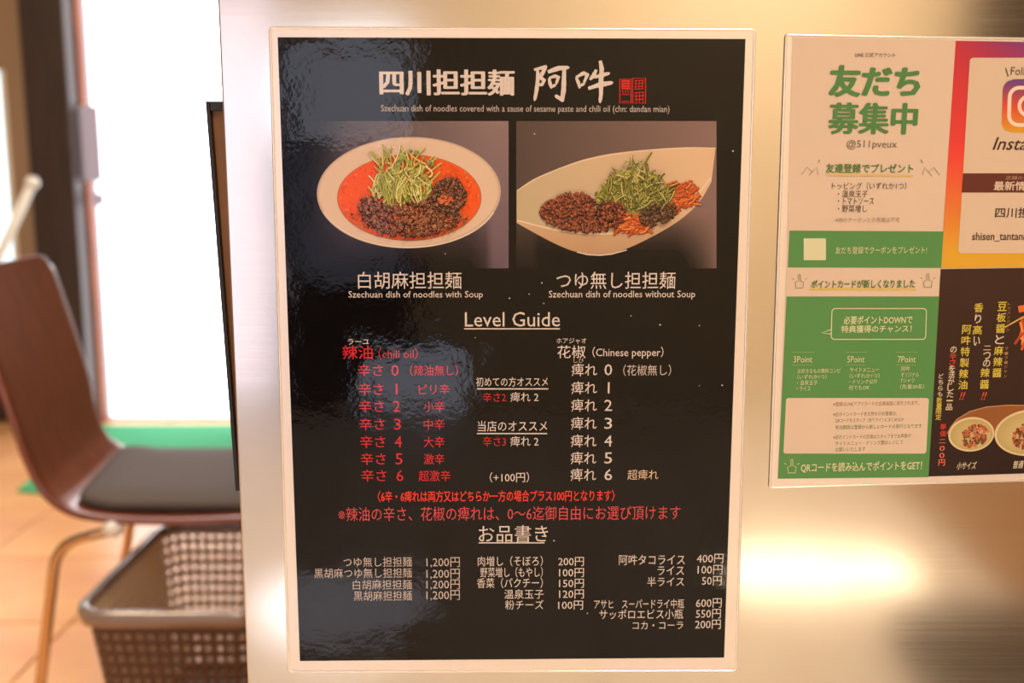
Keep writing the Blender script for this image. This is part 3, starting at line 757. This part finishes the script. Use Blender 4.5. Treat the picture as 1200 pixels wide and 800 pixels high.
for s_, x1, y_, c in (('※登録はLINEアプリカードの会員画面に表示されます。', 1076, 472, (150, 110, 70)), ('※旧ポイントカードをお持ちのお客様は、', 1050, 484, (120, 116, 74)), ('QRコードをスタッフ（全てラインにまとめるか', 1058, 491.3, (112, 106, 70)),
                   ('有効期限は登録から新しいカードの発行となります', 1079, 499, (82, 124, 56)), ('※旧ポイントカードの交換はスタッフまでお声掛け', 1066, 510.5, (112, 120, 70)), ('サイドメニュー・ドリンク類はレジにて', 1057, 518, (120, 108, 76)), ('お願いいたします', 1013, 525.5, (120, 108, 76))):
    t(s_, 975.5 if s_[0] == '※' else 978, x1, y_ - 2.6, y_ + 2.6, c)

# social flyer (top right)
ik = Ink(FY)
XR2 = 1322
def gcol(p):
    v = (p[1] - 48) / 265; u = (p[0] - 1118) / 200
    c = mixc((196, 52, 66), (238, 72, 62), v * 1.8) if v < .5 else mixc((238, 72, 62), (226, 172, 56), (v - .5) * 2.3)
    return mixc(c, (116, 66, 150), max(0, (.22 - v) * 4) * min(1, u * 2.2))
for i in range(10):
    for j in range(16):
        q = []
        for (a, b) in ((i, j), (i + 1, j), (i + 1, j + 1), (i, j + 1)):
            v = b / 16; xl = 1119 - 17.5 * v; xr = XR2 - 14 * v; yl = 48 + 3.5 * a / 10; yb = 314 - 3 * a / 10
            q.append((xl + (xr - xl) * a / 10, yl + (yb - yl) * v))
        ik.poly(q, [gcol(p_) for p_ in q]); ik.n = 0
fb = ik.build('gradient_flyer', board, M_MATTE); t = FT(fb)
ik = Ink(FY - 0.0002); ik.rrect(1135.5, 68, 1305, 296.5, 4, (222, 198, 172), sk=-.06); ik.build('white_card', fb, M_MATTE)
ik = Ink(FY - 0.0003); ik.poly([(1127.5, 203), (1298, 203), (1296.5, 225.5), (1125.8, 225.5)], (104, 52, 42)); ik.build('brown_band', fb, M_MATTE)
t('Follow me !', 1183, 1240, 79, 88.5); t('\\', 1176, 1181, 80, 90); t('/', 1246, 1251, 80, 90)
t('Instagram', 1162, 1246, 161, 180.5, (70, 46, 34), shear=.3, off=.006)
t('最新情報はこちら', 1163.5, 1262, 212.5, 223, PAP, off=.02); t('店舗のお知らせ', 1177, 1225, 206, 210.5, (190, 150, 130))
t('四川担担麺', 1165, 1232, 243, 255, (84, 62, 46), off=.012); t('shisen_tantanmen', 1138, 1216, 272, 282.5, (88, 60, 44), off=.012)
# camera glyph
ik = Ink(FY - 0.0004)
def icol(p):
    v = (p[1] - 93) / 63
    return mixc((104, 70, 140), (222, 82, 60), v * 2.0) if v < .5 else mixc((222, 82, 60), (226, 168, 50), (v - .5) * 2)
NB = 24
def gr(x0, y0, x1, y1, r, sk):
    P_ = Ink(0).rrect(x0, y0, x1, y1, r, PAP, sk=sk, n=8)
    # slice into horizontal bands so the printed gradient follows height
    cx = (x0 + x1) / 2
    import bisect
    for b in range(NB):
        a0, a1 = y0 + (y1 - y0) * b / NB, y0 + (y1 - y0) * (b + 1) / NB
        def half(y_):
            d_ = 0
            if y_ < y0 + r: d_ = r - math.sqrt(max(0, r * r - (y0 + r - y_) ** 2))
            if y_ > y1 - r: d_ = r - math.sqrt(max(0, r * r - (y_ - y1 + r) ** 2))
            return d_
        s0, s1 = sk * (a0 - y0), sk * (a1 - y0); h0, h1 = half(a0), half(a1)
        q = [(x0 + s0 + h0, a0), (x1 + s0 - h0, a0), (x1 + s1 - h1, a1), (x0 + s1 + h1, a1)]
        ik.poly(q, [icol(p_) for p_ in q]); ik.n = 0
gr(1174, 93, 1237, 155.5, 13, -.03)
ik.n = 20
lp = Ink(0).rrect(1182, 103, 1228, 146.5, 11, PAP, sk=-.03, n=8); ik.line(lp, 4.4, (244, 220, 200), True)
ik.line([(1204.5 + 11.5 * math.cos(a * .2618), 124.5 + 11.5 * math.sin(a * .2618)) for a in range(24)], 4.2, (244, 220, 200), True)
ik.ell(1217.5, 111.5, 2.6, 2.6, (244, 220, 200)); ik.build('camera_emblem', fb, M_MATTE)

# chilli flyer (bottom right)
ik = Ink(FY); ik.poly([(1101.5, 315), (1308, 312), (1294, 551), (1087, 557.5)], [(66, 44, 34), (66, 44, 34), (48, 30, 26), (44, 28, 26)])
fc = ik.build('dark_flyer', board, M_MATTE); t = FT(fc)
YEL = (216, 196, 84); CRM = (226, 210, 180); RD2 = (214, 70, 56)
def vert(chars, x0, y0, y1, size, cols, dx=-.045):
    n = len(chars)
    for i, ch in enumerate(chars):
        yc = y0 + (y1 - y0) * i / (n - 1); xc = x0 + dx * (yc - y0)
        c = cols[i] if isinstance(cols, list) else cols
        hw, hh = size / 2, size / 2
        if ch in 'りい': hw *= .7
        if ch in '一': hh = .8
        if ch in '二': hh *= .6
        if ch in '0': hw *= .8; hh *= .8
        if ch == '!': t('!!', xc - 3, xc + 3.5, yc - 4.5, yc + 4.5, (208, 90, 60), off=.02, shear=.3); continue
        t(ch, xc - hw, xc + hw, yc - hh, yc + hh, c, off=.014)
vert('豆板醤と麻辣醤', 1173, 358.5, 436, 10.5, [YEL] * 3 + [CRM] + [YEL] * 3, -.08)
vert('二つの', 1155.5, 407, 425, 8.5, CRM); vert('辣醤!', 1153, 436, 463, 10.5, YEL, -.06)
vert('香り高い', 1145.5, 360, 399, 10.5, [YEL, CRM, YEL, CRM], -.06)
vert('阿吽特製辣油!', 1131.5, 385.5, 463, 10.5, YEL, -.07)
vert('の辛さを活かした一品', 1116, 409, 476, 7.4, [CRM, RD2, RD2] + [CRM] * 7, -.075)
vert('どちらも', 1101.5, 440, 461, 5.5, CRM, -.05); vert('数量限定', 1099.5, 468, 488, 6.4, YEL, -.05)
vert('単価', 1104, 499, 507, 7, RD2); vert('二00円', 1103, 516, 541, 7.4, (232, 120, 96), -.03)
vert('トウバンジャン', 1181, 356, 386, 3.6, (170, 130, 90)); vert('マーラージャン', 1178, 408, 440, 3.6, (170, 130, 90))
t('小サイズ', 1120, 1143, 540, 549, CRM, off=.01, shear=.2); t('普通サイズ', 1186, 1216, 538.5, 547.5, CRM, off=.01, shear=.2)
ik = Ink(FY - 0.0002)
ik.poly([(1108, 508), (1112, 499), (1120, 490), (1135, 481), (1155, 475.5), (1180, 473.5), (1230, 474), (1270, 482), (1290, 500), (1270, 512), (1200, 500), (1160, 512), (1140, 500)], (150, 92, 48))
ik.line([(1109, 507), (1120, 491), (1135, 481.5), (1155, 476), (1180, 474), (1230, 474.5)], 1.0, (196, 150, 110))
ik.build('wooden_tray', fc, M_MATTE)
for (cx, cy, rx, ry, nn) in ((1137, 508, 27, 20, 130), (1206, 506, 42, 27, 240)):
    ik = Ink(FY - 0.0003)
    ik.ell(cx, cy, rx, ry, (226, 204, 160), rot=-.12, n=48); ik.ell(cx + .3, cy + .2, rx - 2, ry - 2, (196, 176, 118), rot=-.12, n=48)
    for i in range(10): ik.ell(cx + i * .45, cy + i * .3, (rx - 3) * (1 - i * .03), (ry - 3) * (1 - i * .03), mixc((190, 168, 108), (206, 182, 130), i / 9), rot=-.12, n=36)
    bw = ik.build('bowl', fc, M_MATTE)
    ik = Ink(FY - 0.0004)
    for _ in range(nn):
        a = rnd(0, 6.283); r_ = math.sqrt(random.random()); x, y_ = cx + 4 + rx * .60 * r_ * math.cos(a), cy + 2 + ry * .62 * r_ * math.sin(a) - .12 * rx * r_ * math.cos(a)
        ik.blob(x, y_, rnd(1.2, 2.6), random.choice([(176, 92, 56), (150, 66, 40), (206, 130, 90), (122, 52, 34), (98, 92, 52), (190, 110, 60)]))
    ik.build('rice_topping', fc, M_MATTE)
ik = Ink(FY - 0.0003)
for i in range(26):
    x = 1190 + rnd(0, 46); y0_ = 366 + rnd(0, 14)
    p = [(x, y0_), (x + rnd(-5, 5), y0_ + 12), (x - rnd(-3, 8), y0_ + rnd(18, 34))]
    ik.line(p, rnd(2, 3.4), random.choice([(226, 110, 52), (206, 84, 40), (240, 150, 84), (176, 74, 40)]))
ik.line([(1192, 362), (1215, 358), (1240, 364)], 8, (228, 116, 50)); ik.line([(1176, 383), (1192, 374), (1240, 350)], 1.8, (214, 176, 90))
ik.build('lifted_noodles', fc, M_MATTE)

# ================================================================== CHAIR
chair = empty('dining_chair', (-0.62, 1.83, 0))
tag(chair, 'walnut plywood chair with dark seat pad and chrome legs behind the panel', 'chair')
yn, yf_ = 1.63, 2.03
prof = [(-0.905, 0.850), (-0.897, 0.815), (-0.878, 0.75), (-0.858, 0.68), (-0.838, 0.60), (-0.824, 0.535), (-0.805, 0.485), (-0.770, 0.455), (-0.72, 0.440), (-0.64, 0.434), (-0.54, 0.434), (-0.44, 0.438), (-0.38, 0.436), (-0.355, 0.425)]
def catmull(P_, n=5):
    out = []
    for i in range(len(P_) - 1):
        p0, p1, p2, p3 = P_[max(i - 1, 0)], P_[i], P_[i + 1], P_[min(i + 2, len(P_) - 1)]
        for k in range(n):
            t_ = k / n
            out.append(tuple(.5 * (2 * p1[j] + (p2[j] - p0[j]) * t_ + (2 * p0[j] - 5 * p1[j] + 4 * p2[j] - p3[j]) * t_ ** 2 + (3 * p1[j] - p0[j] - 3 * p2[j] + p3[j]) * t_ ** 3) for j in range(2)))
    out.append(P_[-1]); return out
pr = catmull(prof)
bm = bmesh.new(); rows = []
NV = 14
for i, (x, z) in enumerate(pr):
    row = []
    f = i / (len(pr) - 1)
    # backrest a little wider at the top, waisted where it bends, rounded top corners
    half = (yf_ - yn) / 2
    wdt = half * (1.0 - 0.07 * math.exp(-((f - .45) / .10) ** 2))
    for k in range(NV + 1):
        v = -1 + 2 * k / NV
        y = (yn + yf_) / 2 + v * wdt
        dx = 0.006 * (v * v) if f < .45 else 0     # backrest hollows round the sitter
        dz = -0.030 * max(0, abs(v) - .75) ** 2 * 16 if f < .06 else 0
        x_ = x - 0.020 * v
        row.append(bm.verts.new((x_ + dx * (1 - f / .45) if f < .45 else x_, y, z + dz + (-0.006 * (1 - v * v) if f > .5 else 0))))
    rows.append(row)
for i in range(len(rows) - 1):
    for k in range(NV): bm.faces.new((rows[i][k], rows[i][k + 1], rows[i + 1][k + 1], rows[i + 1][k]))
o = obj('seat_shell', bm, M_PLY, smooth=True); sm = o.modifiers.new('ply', 'SOLIDIFY'); sm.thickness = 0.011; sm.offset = 0; adopt(chair, o)
bv = o.modifiers.new('b', 'BEVEL'); bv.width = 0.003; bv.segments = 2
# cushion pad
bm = bmesh.new()
def sq(t_, e=.28): return math.copysign(abs(t_) ** e, t_)
cx, cy, hx, hy = -0.560, 1.840, 0.205, 0.180
top = []; 
for s_, zz in ((1.0, 0.440), (1.0, 0.448), (0.985, 0.455), (0.93, 0.459), (0.6, 0.462), (0.2, 0.463)):
    ring = []
    for k in range(48):
        a = 2 * math.pi * k / 48
        qx, qy = hx * s_ * sq(math.cos(a), .18), hy * s_ * sq(math.sin(a), .18)
        ring.append(bm.verts.new((cx + qx - 0.14 * qy, cy + qy, zz + 0.010 * max(0, min(1, (-qx - .13) / .07)))))
    top.append(ring)
for i in range(len(top) - 1):
    for k in range(48): bm.faces.new((top[i][k], top[i][(k + 1) % 48], top[i + 1][(k + 1) % 48], top[i + 1][k]))
bm.faces.new(top[-1]); bm.faces.new(top[0][::-1])
adopt(chair, obj('seat_pad', bm, M_CUSH, smooth=True))
# legs of bent tube
def leg(x0, x1, xf, y, yfo):
    pts = [Vector((x0, y, 0.417))] + bez((x0 + (x1 - x0) * .45, y, 0.405), (x1, yfo, 0.395), (x1 + (xf - x1) * .12, yfo, 0.345), 6) + [Vector((xf, yfo, 0.004))]
    bm = bmesh.new(); tube(bm, pts, 0.0095, 12); o = obj('leg', bm, M_CHROME, smooth=True); adopt(chair, o)
    bm = bmesh.new(); tube(bm, [(xf, yfo, 0.0), (xf, yfo, 0.02)], 0.013, 12); c = obj('foot_cap', bm, M_BLACK, smooth=True); c.parent = o
leg(-0.66, -0.765, -0.835, 1.645, 1.645); leg(-0.66, -0.765, -0.845, 1.98, 2.02)
leg(-0.46, -0.375, -0.32, 1.68, 1.655); leg(-0.46, -0.375, -0.32, 1.98, 2.02)
for y in (1.645, 1.98):
    bm = bmesh.new(); tube(bm, [(-0.70, y + (0.05 if y < 1.8 else -0.03), 0.420), (-0.42, y + (0.05 if y < 1.8 else -0.03), 0.420)], 0.008, 12); adopt(chair, obj('seat_rail', bm, M_CHROME, smooth=True))
    bm = bmesh.new(); bmesh.ops.create_uvsphere(bm, u_segments=14, v_segments=8, radius=0.017, matrix=Matrix.Translation((-0.665, y - 0.006, 0.421))); adopt(chair, obj('mounting_cap', bm, M_WHITE, smooth=True))

# ================================================================== BASKET
bask = empty('storage_basket', (-0.555, 1.785, 0))
tag(bask, 'dark brown open lattice basket on the tiled floor beneath the chair', 'basket')
RX, RY, HB = 0.150, 0.215, 0.30
bxc, byc = -0.555, 1.785
def rr(u, hx, hy, rad):
    """point on a rounded rectangle, u in 0..1 along the perimeter"""
    segs = [('l', 2 * (hx - rad)), ('a', math.pi * rad / 2), ('l', 2 * (hy - rad)), ('a', math.pi * rad / 2)] * 2
    L = sum(s_[1] for s_ in segs); d_ = (u % 1.0) * L
    x, y, a = -hx + rad, -hy, 0.0
    for kind, l in segs:
        if d_ <= l or l == 0 and d_ == 0:
            if kind == 'l': return x + d_ * math.cos(a), y + d_ * math.sin(a)
            th = d_ / rad; cxx, cyy = x - rad * math.sin(a), y + rad * math.cos(a)
            return cxx + rad * math.sin(a + th), cyy - rad * math.cos(a + th)
        d_ -= l
        if kind == 'l': x += l * math.cos(a); y += l * math.sin(a)
        else:
            cxx, cyy = x - rad * math.sin(a), y + rad * math.cos(a); a += math.pi / 2
            x, y = cxx + rad * math.sin(a), cyy - rad * math.cos(a)
    return x, y
def bp(u, h):
    k = 0.80 + 0.20 * h / HB
    x, y = rr(u, RX * k, RY * k, 0.045)
    return Vector((bxc + x, byc + y, h))
NU, NH = 72, 13
z0b, z1b = 0.016, HB - 0.012
bm = bmesh.new(); G = {}
def gv(a, b):
    key = (round(a, 4), round(b, 4))
    if key not in G: G[key] = bm.verts.new(bp(key[0] / NU, z0b + (z1b - z0b) * key[1] / NH))
    return G[key]
m_ = 0.24
for i in range(NU):
    for j in range(NH):
        i1 = (i + 1)
        c = [gv(i % NU, j), gv(i1 % NU, j), gv(i1 % NU, j + 1), gv(i % NU, j + 1)]
        h_ = [gv(i + m_, j + m_), gv(i + 1 - m_, j + m_), gv(i + 1 - m_, j + 1 - m_), gv(i + m_, j + 1 - m_)]
        for q in range(4): bm.faces.new((c[q], c[(q + 1) % 4], h_[(q + 1) % 4], h_[q]))
bmi = bm.copy()
for v in bmi.verts:
    v.co.x += (bxc - v.co.x) / math.hypot(v.co.x - bxc, v.co.y - byc) * 0.0035; v.co.y += (byc - v.co.y) / math.hypot(v.co.x - bxc, v.co.y - byc) * 0.0035
o = obj('inner_lattice', bmi, M_BEIGE); s_ = o.modifiers.new('s', 'SOLIDIFY'); s_.thickness = 0.002; s_.offset = 0; adopt(bask, o)
o['label'] = 'pale beige inner face'
o = obj('lattice_wall', bm, M_BASKET); s_ = o.modifiers.new('s', 'SOLIDIFY'); s_.thickness = 0.003; s_.offset = 0; adopt(bask, o)
bm = bmesh.new(); N = 96
prof_r = [(-0.004, -0.020), (0.012, -0.020), (0.015, -0.006), (0.012, 0.003), (0.0, 0.006), (-0.005, 0.001)]
rings = []
for k in range(N):
    p = bp(k / N, HB); q = bp((k + .5) / N, HB) - bp((k - .5) / N, HB); nrm = Vector((q.y, -q.x, 0)).normalized()
    rings.append([bm.verts.new(p + nrm * a + Vector((0, 0, b))) for a, b in prof_r])
for k in range(N):
    for q in range(6): bm.faces.new((rings[k][q], rings[k][(q + 1) % 6], rings[(k + 1) % N][(q + 1) % 6], rings[(k + 1) % N][q]))
adopt(bask, obj('rim', bm, M_RIM, smooth=True))
bm = bmesh.new()
for zz in (0.0, 0.018):
    pass
r0 = [bm.verts.new(bp(k / N, 0.0)) for k in range(N)]; r1 = [bm.verts.new(bp(k / N, 0.018)) for k in range(N)]
for k in range(N): bm.faces.new((r0[k], r0[(k + 1) % N], r1[(k + 1) % N], r1[k]))
bm.faces.new(r0); bm.faces.new([bm.verts.new(v.co + Vector((0, 0, -0.012))) for v in r1])
adopt(bask, obj('base', bm, M_BASKET))

# ================================================================== FLOOR MAT
mp_ = [onfloor(20, 577), onfloor(112, 500), onfloor(330, 499), onfloor(330, 600)]
bm = bmesh.new(); a = [bm.verts.new((p.x, min(p.y, YD - .02), 0.0005)) for p in mp_]; b = [bm.verts.new((p.x, min(p.y, YD - .02), 0.009)) for p in mp_]
bm.faces.new(a); bm.faces.new(b[::-1])
for i in range(4): bm.faces.new((a[i], a[(i + 1) % 4], b[(i + 1) % 4], b[i]))
tag(obj('floor_mat', bm, M_GREEN, bevel=0.002), 'green mat on the tiles in front of the bright glass door', 'mat')

# ================================================================== BEHIND THE CAMERA (unseen things added to darken reflections in the steel)
bm = bmesh.new(); box(bm, 1.22, 2.4, -2.3, -0.25, 0.0005, 0.010)  # unseen mat added to brown the right side of the steel reflection
tag(obj('floor_mat', bm, mat('brown_mat_pile', (158, 118, 80), 0.95, bump=(400, 0.002, (1, 1, 1))), bevel=0.002), 'large brown mat added on the unseen floor behind the camera to brown the steel reflection', 'mat')
bg = empty('added_bag', (1.00, -0.58, 0)); tag(bg, 'low unseen cloth bag added behind the camera to darken the steel reflection', 'bag')
bm = bmesh.new(); bmesh.ops.create_cube(bm, size=1, matrix=Matrix.Translation((1.00, -0.58, 0.065)) @ Matrix.Diagonal((0.42, 0.22, 0.13, 1)))  # unseen bag added as a dark blob low in the steel reflection
o = obj('body', bm, M_COAT, smooth=True, bevel=0.04); adopt(bg, o)
bm = bmesh.new(); tube(bm, bez((0.90, -0.58, 0.125), (1.00, -0.52, 0.19), (1.10, -0.58, 0.125)), 0.009); adopt(bg, obj('handle', bm, M_BLACK, smooth=True))
